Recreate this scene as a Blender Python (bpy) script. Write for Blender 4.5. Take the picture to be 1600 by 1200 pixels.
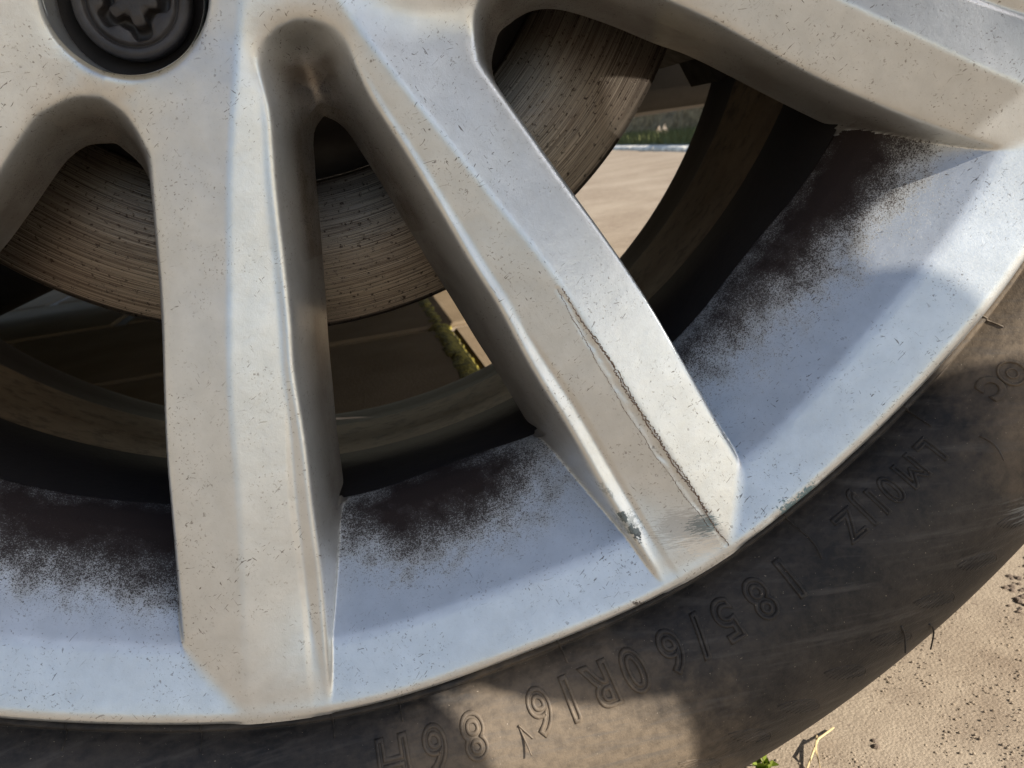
import bpy, bmesh, math, random, time
import numpy as np
from mathutils import Vector, Matrix
T0 = time.time()
S = bpy.context.scene
for o in list(bpy.data.objects): bpy.data.objects.remove(o, do_unlink=True)
MM = 0.001
# ---------------------------------------------------------------- camera
cd = bpy.data.cameras.new('camera'); cam = bpy.data.objects.new('camera', cd); S.collection.objects.link(cam)
CP = np.array([11.2902405, -207.568397, -88.6880347])
CR_ = np.array([0.97404612, -0.18269025, -0.13363541]); CU = np.array([0.17473698, 0.23162105, 0.95698416]); CF = np.array([0.1438789, 0.95549776, -0.25753233])
M = Matrix(((CR_[0], CU[0], -CF[0], CP[0]*MM), (CR_[1], CU[1], -CF[1], CP[1]*MM), (CR_[2], CU[2], -CF[2], CP[2]*MM), (0, 0, 0, 1)))
cam.matrix_world = M
cd.sensor_width = 36; cd.lens = 1429.48837/1600*36; cd.clip_start = .01; cd.clip_end = 500
cd.dof.use_dof = True; cd.dof.focus_distance = .222; cd.dof.aperture_fstop = 45
S.camera = cam
S.render.resolution_x = 1024; S.render.resolution_y = 768
# ---------------------------------------------------------------- sky, sun, exposure
SUN = Vector((0.62, -0.56, 0.55)).normalized()
world = bpy.data.worlds.new('World'); S.world = world; world.use_nodes = True
wn = world.node_tree; bg = wn.nodes['Background']
sky = wn.nodes.new('ShaderNodeTexSky'); sky.sky_type = 'NISHITA'; sky.sun_disc = False
sky.sun_elevation = math.asin(SUN.z); sky.sun_rotation = math.atan2(SUN.x, SUN.y); sky.dust_density = 1.2
wn.links.new(sky.outputs[0], bg.inputs[0]); bg.inputs[1].default_value = 0.088
sl = bpy.data.lights.new('sun', 'SUN'); sl.energy = 5.0; sl.angle = math.radians(.32); sl.color = (1, .925, .82)
sun = bpy.data.objects.new('sun', sl); S.collection.objects.link(sun)
sun.rotation_euler = SUN.to_track_quat('Z', 'Y').to_euler()
sun.location = (1, -1, 1)
S.view_settings.view_transform = 'Standard'; S.view_settings.look = 'None'; S.view_settings.gamma = 1
S.view_settings.exposure = 0.86
# ---------------------------------------------------------------- helpers
COL = S.collection
def link(o): COL.objects.link(o); return o
def prop(o, label=None, cat=None, group=None, kind=None):
    if label: o['label'] = label
    if cat: o['category'] = cat
    if group: o['group'] = group
    if kind: o['kind'] = kind
    return o
def thing(name, label, cat, loc=(0,0,0), group=None):
    o = bpy.data.objects.new(name, None); o.empty_display_size = .02; o.location = loc; link(o); return prop(o, label, cat, group)
def parent(o, p):
    o.parent = p
    if p.type == 'EMPTY': o.matrix_parent_inverse = Matrix.Translation(-p.location)
    return o
def mesh(name, V, F, mat=None, par=None, smooth=True, mm=True, nrm=None):
    """V (n,3) array, F list of faces or (m,3|4) array"""
    V = np.asarray(V, np.float64)*(MM if mm else 1)
    me = bpy.data.meshes.new(name)
    if isinstance(F, np.ndarray):
        n, k = F.shape
        me.vertices.add(len(V)); me.vertices.foreach_set('co', V.ravel().astype(np.float32))
        me.loops.add(n*k); me.loops.foreach_set('vertex_index', F.ravel().astype(np.int32))
        me.polygons.add(n); me.polygons.foreach_set('loop_start', (np.arange(n)*k).astype(np.int32))
        me.update(calc_edges=True)
    else:
        me.from_pydata(V.tolist(), [], F); me.update()
    me.polygons.foreach_set('use_smooth', [smooth]*len(me.polygons))
    if nrm is not None: me.normals_split_custom_set_from_vertices(nrm.astype(np.float32))
    if mat: me.materials.append(mat)
    o = bpy.data.objects.new(name, me); link(o)
    if par is not None: parent(o, par)
    return o
def attr(o, name, vals):
    a = o.data.attributes.new(name, 'FLOAT', 'POINT'); a.data.foreach_set('value', np.asarray(vals, np.float32))
def lathe(prof, n=256, a0=0, a1=2*math.pi, fn=None):
    """prof [(R,y)] in mm around the y axis; fn(th array, i)->(dR,dy)"""
    prof = np.array(prof, float); full = abs(a1-a0-2*math.pi) < 1e-6
    th = np.linspace(a0, a1, n, endpoint=not full); m = len(prof)
    R = np.repeat(prof[:,0][None], n, 0); Y = np.repeat(prof[:,1][None], n, 0); TH = np.repeat(th[:,None], m, 1)
    if fn: R, Y = fn(TH, R, Y)
    V = np.stack([R*np.sin(TH), Y, -R*np.cos(TH)], -1).reshape(-1, 3)
    i = np.arange(n if full else n-1); j = np.arange(m-1); I, J = np.meshgrid(i, j, indexing='ij'); I2 = (I+1) % n
    F = np.stack([I*m+J, I2*m+J, I2*m+J+1, I*m+J+1], -1).reshape(-1, 4)
    return V, F
def smoothprof(P, n=5): return dens(P, n)
def box(c, s, rz=0, bev=0):
    x, y, z = [q/2 for q in s]; b = bev
    V = []; 
    if b <= 0:
        V = [(i*x, j*y, k*z) for i in (-1,1) for j in (-1,1) for k in (-1,1)]
        F = [(0,1,3,2),(4,6,7,5),(0,4,5,1),(2,3,7,6),(0,2,6,4),(1,5,7,3)]
    else:
        for k, ins in ((-z,b),(-z+b,0),(z-b,0),(z,b)):
            X, Y = x-ins, y-ins; bb = b
            V += [(-X+bb,-Y,k),(X-bb,-Y,k),(X,-Y+bb,k),(X,Y-bb,k),(X-bb,Y,k),(-X+bb,Y,k),(-X,Y-bb,k),(-X,-Y+bb,k)]
        F = [tuple(range(7,-1,-1)), tuple(range(24,32))]
        for l in range(3):
            for i in range(8): F.append((l*8+i, l*8+(i+1)%8, l*8+8+(i+1)%8, l*8+8+i))
    cr, sr = math.cos(rz), math.sin(rz)
    V = [(c[0]+a*cr-b_*sr, c[1]+a*sr+b_*cr, c[2]+d) for a, b_, d in V]
    return V, F
def tube(pts, r, n=8, cap=True):
    P = np.array(pts, float); m = len(P); r = np.broadcast_to(np.asarray(r, float), (m,))
    T = np.gradient(P, axis=0); T /= np.linalg.norm(T, axis=1)[:,None]+1e-12
    up = np.array([.3,.9,.31]); V = []
    for i in range(m):
        a = np.cross(T[i], up); a /= np.linalg.norm(a); b = np.cross(T[i], a)
        for k in range(n):
            an = 2*math.pi*k/n; V.append(P[i]+r[i]*(math.cos(an)*a+math.sin(an)*b))
    F = [(i*n+k, i*n+(k+1)%n, (i+1)*n+(k+1)%n, (i+1)*n+k) for i in range(m-1) for k in range(n)]
    if cap: F += [tuple(range(n-1,-1,-1)), tuple((m-1)*n+k for k in range(n))]
    return V, F
def join(parts):
    V = []; F = []
    for v, f in parts:
        o = len(V); V += [tuple(q) for q in v]; F += [tuple(int(i)+o for i in q) for q in f]
    return V, F
# node material builder
class Mat:
    def __init__(s, name, **kw):
        s.m = bpy.data.materials.new(name); s.m.use_nodes = True; s.t = s.m.node_tree; s.n = s.t.nodes; s.b = s.n['Principled BSDF']
        s.co = s.n.new('ShaderNodeTexCoord').outputs['Object']
        for k, v in kw.items(): s.set(k, v)
    def set(s, k, v):
        k = {'color':'Base Color','rough':'Roughness','metal':'Metallic','spec':'Specular IOR Level','coat':'Coat Weight','coatr':'Coat Roughness','normal':'Normal','aniso':'Anisotropic'}.get(k, k)
        s.plug(v, s.b.inputs[k])
    def plug(s, v, inp):
        if isinstance(v, bpy.types.NodeSocket): s.t.links.new(v, inp)
        else:
            if isinstance(v, tuple) and len(v) == 3 and len(inp.default_value) == 4: v = v+(1,)
            inp.default_value = v
    def node(s, ty, ins=None, **kw):
        n = s.n.new(ty)
        for k, v in kw.items(): setattr(n, k, v)
        for k, v in (ins or {}).items(): s.plug(v, n.inputs[k])
        return n
    def noise(s, scale, detail=4, rough=.5, co=None, dist=0, out=0, **kw):
        return s.node('ShaderNodeTexNoise', {'Vector': co or s.co, 'Scale': scale, 'Detail': detail, 'Roughness': rough, 'Distortion': dist}, **kw).outputs[out]
    def voro(s, scale, co=None, out='Distance', rand=1., **kw):
        return s.node('ShaderNodeTexVoronoi', {'Vector': co or s.co, 'Scale': scale, 'Randomness': rand}, **kw).outputs[out]
    def ramp(s, v, stops, interp='LINEAR'):
        n = s.node('ShaderNodeValToRGB', {'Fac': v}); r = n.color_ramp; r.interpolation = interp
        while len(r.elements) < len(stops): r.elements.new(.5)
        for e, (p, c) in zip(r.elements, stops):
            e.position = p; e.color = (c, c, c, 1) if not isinstance(c, tuple) else c+(1,)
        return n.outputs[0]
    def math(s, op, a, b=0., c=0., clamp=False):
        n = s.n.new('ShaderNodeMath'); n.operation = op; n.use_clamp = clamp
        for v, i in ((a,0),(b,1),(c,2)): s.plug(v, n.inputs[i])
        return n.outputs[0]
    def mix(s, f, a, b, mode='MIX'):
        n = s.n.new('ShaderNodeMix'); n.data_type = 'RGBA'; n.blend_type = mode
        s.plug(f, n.inputs[0]); s.plug(a, n.inputs[6]); s.plug(b, n.inputs[7]); return n.outputs[2]
    def map(s, v, a, b, c=0., d=1., smooth=False):
        n = s.node('ShaderNodeMapRange', {0: v, 1: a, 2: b, 3: c, 4: d}); n.clamp = True
        if smooth: n.interpolation_type = 'SMOOTHSTEP'
        return n.outputs[0]
    def bump(s, h, strength=.5, dist=.001, normal=None):
        ins = {'Height': h, 'Strength': strength, 'Distance': dist}
        if normal: ins['Normal'] = normal
        return s.node('ShaderNodeBump', ins).outputs[0]
    def scaleco(s, sc, rot=(0,0,0), co=None):
        return s.node('ShaderNodeMapping', {'Vector': co or s.co, 'Scale': sc, 'Rotation': rot}).outputs[0]
    def attr(s, name): return s.node('ShaderNodeAttribute', attribute_name=name).outputs['Fac']
    def near(s, x, z, r0, r1, sx=1, sz=1, rot=0):
        """1 near the point (mm) falling to 0"""
        v = s.node('ShaderNodeMapping', {'Vector': s.co, 'Location': (-x*MM, 0, -z*MM)}, vector_type='POINT').outputs[0]
        if rot: v = s.node('ShaderNodeMapping', {'Vector': v, 'Rotation': (0, rot, 0)}).outputs[0]
        v = s.node('ShaderNodeMapping', {'Vector': v, 'Scale': (sx, 0, sz)}).outputs[0]
        l = s.node('ShaderNodeVectorMath', {0: v}, operation='LENGTH').outputs['Value']
        return s.map(l, r0*MM, r1*MM, 1, 0)
# ---- shape of the wheel face: depth y (mm) at (x, z) in the wheel plane, plus hole distance ----
PHI = 0.1415114; PITCH = math.radians(72)
def smin(a, b, k):
    h = np.clip(0.5 + 0.5*(b-a)/k, 0, 1)
    return b*(1-h) + a*h - k*h*(1-h)
def smax(a, b, k): return -smin(-a, -b, k)
def ptseg(px, py, poly):
    d = np.full(px.shape, 1e9)
    for (x0, y0), (x1, y1) in zip(poly[:-1], poly[1:]):
        dx, dy = x1-x0, y1-y0; L = dx*dx+dy*dy
        t = np.clip(((px-x0)*dx+(py-y0)*dy)/L, 0, 1)
        d = np.minimum(d, np.hypot(px-x0-t*dx, py-y0-t*dy))
    return d
def dens(pts, n=4):
    # smooth polyline (Catmull-Rom) through pts
    P = np.array(pts, float); Q = np.vstack([2*P[0]-P[1], P, 2*P[-1]-P[-2]]); out = []
    for i in range(1, len(Q)-2):
        for s in range(n):
            t = s/n; a, b, c, d = Q[i-1], Q[i], Q[i+1], Q[i+2]
            out.append(.5*((2*b)+(-a+c)*t+(2*a-5*b+4*c-d)*t*t+(-a+3*b-3*c+d)*t**3))
    out.append(P[-1]); return np.array(out)
R2 = np.array([(40,0.5),(52,3.5),(63,7),(78,10.8),(93,15),(121,21.5),(134,25),(151,28.3),(168,32.5),(186,36.5),(207,41.8),(235,48)])
CR = np.array([(30,4),(50,9),(71,17),(88,24),(105,30.5),(133,41),(162,49.6),(185,56.8),(211,65),(235,72.5)])
EG = np.array([(40,30),(60,35),(79,40.5),(98,46.5),(113,51.5),(130,57),(139,60.4),(156,65.6),(184.5,73),(200,77),(235,86)])
VF = dens([(0,57),(4.5,58.6),(7.6,63.5),(11,78),(15,93),(21.5,121),(25,134),(28.3,151),(32.5,168),(36.5,186),(41.8,207),(48,235)])
VH = dens([(0,80),(2.6,81),(4.2,84),(5.2,88),(11.3,112),(17.3,135.5),(23.3,158),(28.2,178.7),(43.5,235)])
WF = dens([(0,77),(4.5,78),(8.3,80.6),(11.4,84),(13.8,88),(20,106.7),(25,122),(32.7,147.7),(38.6,164.4),(49.3,192),(66,235)])
WH = dens([(0,87.6),(5,88.6),(8.6,91),(11.3,94.5),(13.4,99),(17.2,110),(21.2,122),(27,136),(42,183),(60,235)])
def _d(A): return dens(A, 6)
_a = np.arange(0, 240, 1.); _b = np.interp(_a, [0, 60, 85, 112, 218, 240], [21.6, 20.6, 19.2, 16.6, 0, 0]); _w = np.exp(-np.linspace(-2.2, 2.2, 31)**2); _w /= _w.sum()
_b2 = np.convolve(np.pad(_b, 15, mode='edge'), _w, mode='valid')
R2 = _d(R2); CR = _d(CR); EG = _d(EG)
def sst(x): x = np.clip(x, 0, 1); return x*x*(3-2*x)
def gap(px, py, F_, H_):
    dF = ptseg(px, py, F_); dH = ptseg(px, py, H_)
    uF = np.interp(py, F_[:,1], F_[:,0], left=-1); uH = np.interp(py, H_[:,1], H_[:,0], left=-1)
    inF = (px < uF) & (py > F_[0,1]); inH = (px < uH) & (py > H_[0,1])
    sH = np.where(inH, dH, -dH)
    t = np.where(inF, dF/np.maximum(dF + np.where(inH, -dH, dH), .2), -dF/np.maximum(dH-dF, .2))
    g = np.where(inF, dF + np.where(inH, -dH, dH), np.maximum(dH-dF, .2))
    return np.clip(t, -8, 3), sH, np.maximum(g, .3)
def sector(x, z):
    R = np.hypot(x, z); th = np.arctan2(x, -z) - PHI
    k = np.round(th/PITCH); t = th - k*PITCH
    return R, k, R*np.sin(t), R*np.cos(t)
RIMR = np.array([0,150,178.2,178.9,180.4,183,204,206,216.5,219,220.6,221.6,222.2])
RIMY = np.array([120,75,52,42,35.6,30.8,7.4,6.2,1.45,0.38,0.15,0.75,1.9])
_rr = np.arange(0, 224, .1); _ry = np.interp(_rr, RIMR, RIMY)
_kk = np.exp(-np.linspace(-2,2,25)**2); _kk /= _kk.sum()
_ry = np.convolve(np.pad(_ry, 12, mode='edge'), _kk, mode='valid')
def face(x, z):
    R, k, us, v = sector(x, z); u = np.sqrt(us*us+1.0)-.35
    ys = .2 + np.interp(R, _a, _b2)
    fo = 1-.92*sst((v-182)/32); fz = sst((v-48)/36); fc = sst((v-118)/46)
    ur2 = np.interp(v, R2[:,0], R2[:,1]); uc = np.interp(v, CR[:,0], CR[:,1]); ue = np.interp(v, EG[:,0], EG[:,1])
    uu = smin(smax(u, ur2-.5, 1.0), ue+.5, 1.0)
    e = uu-uc
    P1 = smax(.27*e, -.20*e*fo, .55)
    wid = uc-ur2
    P2 = 1.75*fo*np.clip(wid/16, .3, 1.1) + (.42*fz+.03)*(uu-ur2-1.2)
    P2 = smax(P2, (1.75*fo*np.clip(wid/16,.3,1.1)-.25*fz*(uu-ur2-1.2)), .5)
    ch = 4.6*fc      # shallow channel beside the inner rib
    P2b = P1 + .55*np.clip((ur2+ch+1.6-uu)/1.5, 0, 1)*fc*(.35+.65*fo)
    pr = ys + smin(P2b, P2, .6)
    hub = 21.6 + ((R-68)+np.sqrt((R-68)**2+120))*.5*.45
    pr = smin(pr, hub, 3.0)
    hub2 = 17.6 + .9*np.maximum(0, np.abs(u - 33 - 0)*0)
    # wide windows
    pp = np.abs(R*np.sin(np.arctan2(u, v)-PITCH/2)); qq = R*np.cos(np.arctan2(u, v)-PITCH/2)
    tV, sV, gV = gap(u, v, VF, VH); tW, sW, gW = gap(pp, qq, WF, WH)
    sV = (tV-.62)*gV; sW = (tW-.45)*gW
    def drop(t, eps): return (np.sqrt(t*t+eps*eps)+t)/2
    dV = drop(tV, .07+.04*np.clip((12-gV)/5, 0, 1)); bV = np.clip((gV-8.5)/9, 0, 1)*np.clip((100-v)/14, 0, 1)
    dV = dV*(1-bV) + bV*1.32*dV/(np.maximum(dV, 0)+.32)
    y = pr + 31*dV + 31*drop(tW, .13)
    yr = np.interp(R, _rr, _ry)
    y = smin(y, yr, .9)
    hole = smax(sV, sW, .01)
    hole = smin(hole, 179.4-R, 3.0)
    return y, hole, yr, k, us, v, R
CTL = [(-88.8,-203.3,0.24,0.56), (-59.1,-213.8,0.26,0.94), (-35.7,-218.9,0.13,0.81), (-10.7,-221.5,0.05,0.97), (15.9,-221.2,-0.14,1.91), (44.1,-217.4,-0.61,2.99), (69.2,-210.7,-0.83,2.53), (94.4,-200.7,-0.48,1.01), (123.6,-184.2,0.18,-0.27), (149.4,-163.9,0.65,-0.71), (166.3,-146.8,2.40,-2.12), (176.3,-134.6,3.42,-2.61), (-86.5,-184.8,0.01,0.01), (-68.0,-192.3,0.74,2.08), (-47.1,-198.5,0.36,1.50), (-4.0,-204.0,0.03,1.77), (19.5,-203.1,-0.12,1.27), (47.2,-198.5,0.10,-0.41), (62.1,-194.3,0.46,-1.44), (104.1,-175.4,-0.26,0.44), (129.6,-157.6,-0.06,0.07), (148.5,-139.9,0.05,-0.05), (162.3,-123.6,1.28,-0.98), (97.6,-151.7,0.79,-1.23), (112.3,-141.2,-0.82,1.03), (127.1,-128.0,-1.13,1.14), (139.1,-114.9,-0.70,0.58), (-1.7,-180.4,-0.02,-2.01), (11.7,-180.0,-0.10,1.61), (26.8,-178.4,-0.35,2.35), (44.2,-174.9,-0.65,2.56), (-87.9,-157.5,-0.18,-0.32), (-74.0,-164.5,0.07,0.14), (-59.2,-170.4,0.06,0.17), (-29.0,-83.9,-2.48,0.13), (-32.2,-103.6,-1.94,-0.79), (-37.6,-134.3,-0.58,0.14), (-42.9,-163.7,0.55,-1.39), (-46.2,-193.0,0.64,1.47), (-8.4,-78.9,-4.09,1.25), (-15.4,-108.3,-2.49,1.94), (-21.8,-137.5,-0.83,1.64), (-26.3,-167.4,-0.42,1.21), (-30.1,-191.2,0.27,1.83), (1.7,-65.7,-1.34,-0.09), (-1.7,-94.2,-0.41,0.35), (-4.2,-122.8,-0.64,-1.51), (-7.0,-156.4,-0.28,0.65), (-9.2,-179.8,0.32,-0.03), (-11.8,-206.8,0.10,-1.90), (52.7,-75.5,-0.99,0.37), (68.2,-107.3,0.87,1.71), (80.4,-131.2,0.63,1.41), (86.9,-145.2,2.29,-0.87), (98.3,-172.4,0.92,0.31), (26.8,-67.9,-0.81,-0.21), (45.0,-99.6,0.43,-0.83), (61.6,-130.5,-1.19,2.09), (72.0,-153.4,0.60,-2.05), (82.3,-175.1,0.52,-1.97), (90.2,-191.6,0.59,-2.26), (14.9,-59.4,0.06,-0.98), (28.0,-90.0,0.61,-0.57), (43.6,-129.1,1.01,0.08), (55.9,-161.7,0.35,1.28), (64.9,-185.2,0.99,-0.61), (72.1,-203.1,1.28,0.08), (97.8,-67.6,2.12,4.47), (121.3,-80.3,2.15,3.23), (151.0,-95.4,0.49,-0.83), (137.8,-70.2,3.07,1.55), (158.5,-80.5,-1.53,1.45), (172.5,-87.7,1.79,-1.83), (4.6,-112.5,-1.55,-0.41), (1.3,-142.5,-1.05,1.71), (-1.2,-164.3,-1.35,-1.52), (27.0,-109.3,0.36,-1.99), (36.2,-131.7,-1.32,1.47), (43.2,-147.9,0.52,-2.11), (13.5,-79.6,0.07,0.10), (8.7,-56.5,-0.07,-0.18), (2.1,-61.2,-1.01,0.22), (16.4,-61.6,-0.92,-0.33), (78.5,-61.8,3.80,4.79), (114.0,-78.9,0.34,1.72), (145.6,-95.8,3.63,-1.59), (-55.9,-79.4,0.07,0.11), (-59.9,-82.9,-1.33,-0.17), (-75.8,-97.9,-1.01,-0.67), (-41.0,-77.4,-3.76,0.96), (-37.0,-80.6,-1.36,-0.65), (-34.2,-89.9,-2.89,0.07), (58.7,-66.0,-1.63,1.08), (-36.0,-68.1,-4.51,0.33)]
# ---------------------------------------------------------------- warp of the cast wheel face (small, smooth)
_C = np.array(CTL); _K = np.exp(-((_C[:,None,:2]-_C[None,:,:2])**2).sum(-1)/2/35**2)
_W = np.linalg.solve(_K+.1*np.eye(len(_C)), _C[:,2:])
def disp(x, z):
    x = np.asarray(x, float); z = np.asarray(z, float); s = x.shape; x = x.ravel(); z = z.ravel(); out = np.zeros((len(x), 2))
    for i in range(0, len(x), 60000):
        k = np.exp(-((x[i:i+60000,None]-_C[None,:,0])**2+(z[i:i+60000,None]-_C[None,:,1])**2)/2/35**2); out[i:i+60000] = k@_W
    return x.reshape(s)+out[:,0].reshape(s), z.reshape(s)+out[:,1].reshape(s)
def warpV(V):
    V = np.array(V, float); V[:,0], V[:,2] = disp(V[:,0], V[:,2]); return V
def at(R, deg, y=0): t = math.radians(deg); return np.array([R*math.sin(t), y, -R*math.cos(t)])
# ---------------------------------------------------------------- materials
def rough_detail(m):
    pass
def silver(name, damaged=False, dusty=True):
    m = Mat(name)
    n1 = m.noise(1900, 3, .6); n2 = m.noise(160, 4, .6); n3 = m.noise(5200, 2, .5)
    base = m.mix(m.map(n2, .35, .7), (.555,.585,.60), (.63,.66,.675))
    # thin road film, warm, uneven
    film = m.map(m.noise(45, 5, .65), .45, .75, 0, .22)
    base = m.mix(film, base, (.43,.41,.37))
    # fine dark freckles
    sp = m.map(m.noise(1500, 2, .5, dist=.6), .635, .68); spm = m.map(m.noise(95, 3, .6), .46, .60)
    sp = m.math('MULTIPLY', sp, m.map(spm, 0, 1, .12, 1))
    base = m.mix(m.math('MULTIPLY', sp, .62), base, (.12,.10,.085))
    # hair-like flecks, two directions
    for rot, sd, th in ((.7, 3.1, .715), (-1.05, 9.2, .73), (.1, 5.7, .735)):
        v = m.node('ShaderNodeMapping', {'Vector': m.co, 'Rotation': (0, rot, 0), 'Location': (sd, sd, sd)}).outputs[0]
        v = m.scaleco((420, 420, 2300), co=v)
        fl = m.map(m.noise(1.0, 1, .4, co=v, dist=.8), th, th+.03)
        fl = m.math('MULTIPLY', fl, m.map(m.noise(60, 2, .5, co=m.scaleco((1,1,1), co=v) if False else m.co), .45, .6))
        base = m.mix(m.math('MULTIPLY', fl, .8), base, (.07,.055,.045))
    gw = m.math('MULTIPLY', m.attr('grime_shade'), m.map(m.noise(70, 4, .6), .3, .65, .55, .95)); base = m.mix(gw, base, (.125,.098,.072))  # wall dirt and painted shade mixed into the base colour
    # brake dust: density painted per vertex, broken up into grains here
    du = m.attr('dust')
    g = m.noise(3300, 2, .7); g2 = m.noise(1300, 3, .7); g0 = m.noise(150, 4, .6)
    gr = m.math('ADD', m.math('MULTIPLY', g, .55), m.math('ADD', m.math('MULTIPLY', g2, .30), m.math('MULTIPLY', g0, .15)))
    gr = m.map(gr, .36, .64)
    thr = m.math('SUBTRACT', 1.04, m.math('MULTIPLY', du, 1.15))
    dm = m.map(m.math('SUBTRACT', gr, thr), -.14, .14)
    dm = m.math('MULTIPLY', dm, m.map(du, 0.02, .12))
    dcol = m.mix(m.map(g, .3, .7), (.014,.009,.009), (.048,.037,.036))
    base = m.mix(m.math('MULTIPLY', dm, .9), base, dcol)
    haze = m.math('MULTIPLY', m.map(m.math('ADD', du, m.math('MULTIPLY', m.math('SUBTRACT', g0, .5), .8)), .26, .80), .93)
    base = m.mix(haze, base, (.019,.0135,.0135))
    met = m.math('SUBTRACT', .68, m.math('MULTIPLY', m.math('MAXIMUM', dm, haze), .66))
    rg = m.math('ADD', m.map(n1, .3, .7, .28, .37), m.math('MULTIPLY', m.math('MAXIMUM', dm, haze), .5))
    if damaged:
        # kerb marks: bare grey patch, streaks, blue-green paint transfer
        def mark(pts, col, th, sc, stretch=None, amount=1.):
            nonlocal base, met, rg
            for (x, z, r0, r1, sx, sz, rot) in pts:
                k = m.near(x, z, r0, r1, sx, sz, rot)
                co = m.scaleco(stretch[0], stretch[1]) if stretch else m.co
                q = m.noise(sc, 4, .7, co=co)
                f = m.map(m.math('ADD', q, m.math('MULTIPLY', k, .5)), th, th+.05)
                f = m.math('MULTIPLY', f, m.map(k, 0, .25)); f = m.math('MULTIPLY', f, amount)
                base = m.mix(f, base, col); met = m.math('MULTIPLY', met, m.math('SUBTRACT', 1, m.math('MULTIPLY', f, .8)))
                rg = m.math('MAXIMUM', rg, m.math('MULTIPLY', f, .6))
        for t in MARKS: mark(*t)
    m.set('color', base); m.set('metal', met); m.set('rough', rg); dq = m.math('MAXIMUM', dm, haze); m.set('coat', m.math('SUBTRACT', .4, m.math('MULTIPLY', dq, .4))); m.set('coatr', .16); m.set('spec', m.math('SUBTRACT', .5, m.math('MULTIPLY', dq, .38)))
    h = m.math('ADD', m.math('MULTIPLY', n1, .5), m.math('MULTIPLY', n3, .5))
    b = m.bump(h, .12, .0004); b = m.bump(n2, .12, .0010, b); b = m.bump(dm, .35, .0002, b)
    m.set('normal', b)
    return m.m
# marks on the kerbed spoke: (points, colour, threshold, noise scale, stretch, amount)
MARKS = [
 ([(117,-188,.5,9,.8,2.6,.72),(104,-194.5,.5,7,.8,2.2,.6)], (.74,.78,.76), .84, 1., ((900,900,900),(0,.1,0)), .65),
 ([(86,-197,.5,9,.5,1.3,-.4)], (.74,.70,.62), .84, 1., ((400,400,2600),(0,.06,0)), .5),
 ([(67.5,-186.5,.4,2.2,1,.7,.5),(70.0,-191.0,.5,3.0,1.2,.6,.6)], (.02,.035,.045), .80, 900, None, .95),
 ([(68.7,-188.5,1,6,1,.55,.6),(64,-179,.4,4,1.6,.5,.6)], (.16,.20,.20), .88, 900, None, .5),
 ([(87.5,-191.5,1,7,.7,1.1,0)], (.07,.14,.16), .86, 1., ((500,500,3600),(0,.1,0)), .8),
 ([(82,-191.5,2,13,.8,1.2,0)], (.20,.18,.16), .83, 1., ((260,260,4200),(0,.06,0)), .4),
 ([(115.5,-188.8,.3,3.5,1,.6,-.7),(112,-192.4,.3,6,.8,1.2,-.7)], (.08,.17,.20), .72, 1100, None, .85),
 ([(68.5,-209.6,.5,6,.7,2.2,-.45)], (.04,.03,.025), .88, 1500, None, .9)]
def black_paint(name, col=(.03,.03,.032), r=.45, sc=900):
    m = Mat(name); n = m.noise(sc, 4, .6); n2 = m.noise(sc/9, 4, .6)
    m.set('color', m.mix(m.map(n2, .4, .7), col, tuple(c*1.9+.01 for c in col))); m.set('rough', m.map(n, .3, .7, r-.08, r+.12)); m.set('spec', .4)
    m.set('normal', m.bump(n, .25, .0006)); return m.m
def rubber_mat():
    m = Mat('tyre_rubber'); R = m.node('ShaderNodeVectorMath', {0: m.scaleco((1,0,1))}, operation='LENGTH').outputs['Value']
    n2 = m.noise(38, 5, .65); n3 = m.noise(420, 4, .65)
    st = m.noise(1, 4, .6, co=m.scaleco((40, 40, 420), (0, .12, 0)))       # scuffs, roughly level
    dirt = m.map(m.math('ADD', m.math('MULTIPLY', n2, .6), m.math('MULTIPLY', n3, .4)), .40, .66)
    c = m.mix(dirt, (.016,.016,.017), (.052,.046,.041))
    for x, z, r0, r1, sx, sz in ((42,-252,24,62,1,1.25), (190,-158,16,50,1,1)):  # dusty tan zones placed under the sun patches, painting them brighter
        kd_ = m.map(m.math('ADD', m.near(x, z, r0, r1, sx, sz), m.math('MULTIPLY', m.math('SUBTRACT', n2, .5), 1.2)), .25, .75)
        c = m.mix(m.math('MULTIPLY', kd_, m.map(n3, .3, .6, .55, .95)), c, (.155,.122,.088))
    c = m.mix(m.math('MULTIPLY', m.map(st, .52, .72), .5), c, (.085,.080,.075))
    # pale rub marks near the shoulder on the right
    for x, z, r, rot in ((205,-193,17,.35), (196,-213,14,.3), (224,-203,15,.5), (180,-203,10,.25)):
        k = m.near(x, z, 1, r, .45, 1.6, -rot)
        s2 = m.noise(1, 5, .7, co=m.scaleco((90,90,1500), (0,-rot,0)))
        f = m.math('MULTIPLY', m.map(m.math('ADD', s2, m.math('MULTIPLY', k, .32)), .64, .84), m.map(k, 0, .4))
        c = m.mix(m.math('MULTIPLY', f, .55), c, (.34,.37,.37))
    sp = m.map(m.noise(1700, 2, .5), .73, .76); c = m.mix(m.math('MULTIPLY', sp, .5), c, (.40,.34,.27))
    m.set('color', c); m.set('rough', m.map(n3, .3, .7, .50, .64)); m.set('spec', .22)
    w = m.math('SINE', m.math('MULTIPLY', R, 6500.))
    b = m.bump(w, .04, .0003); b = m.bump(n3, .16, .0012, b); b = m.bump(m.noise(2600, 3, .6), .15, .0004, b)
    m.set('normal', b); return m.m
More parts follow.
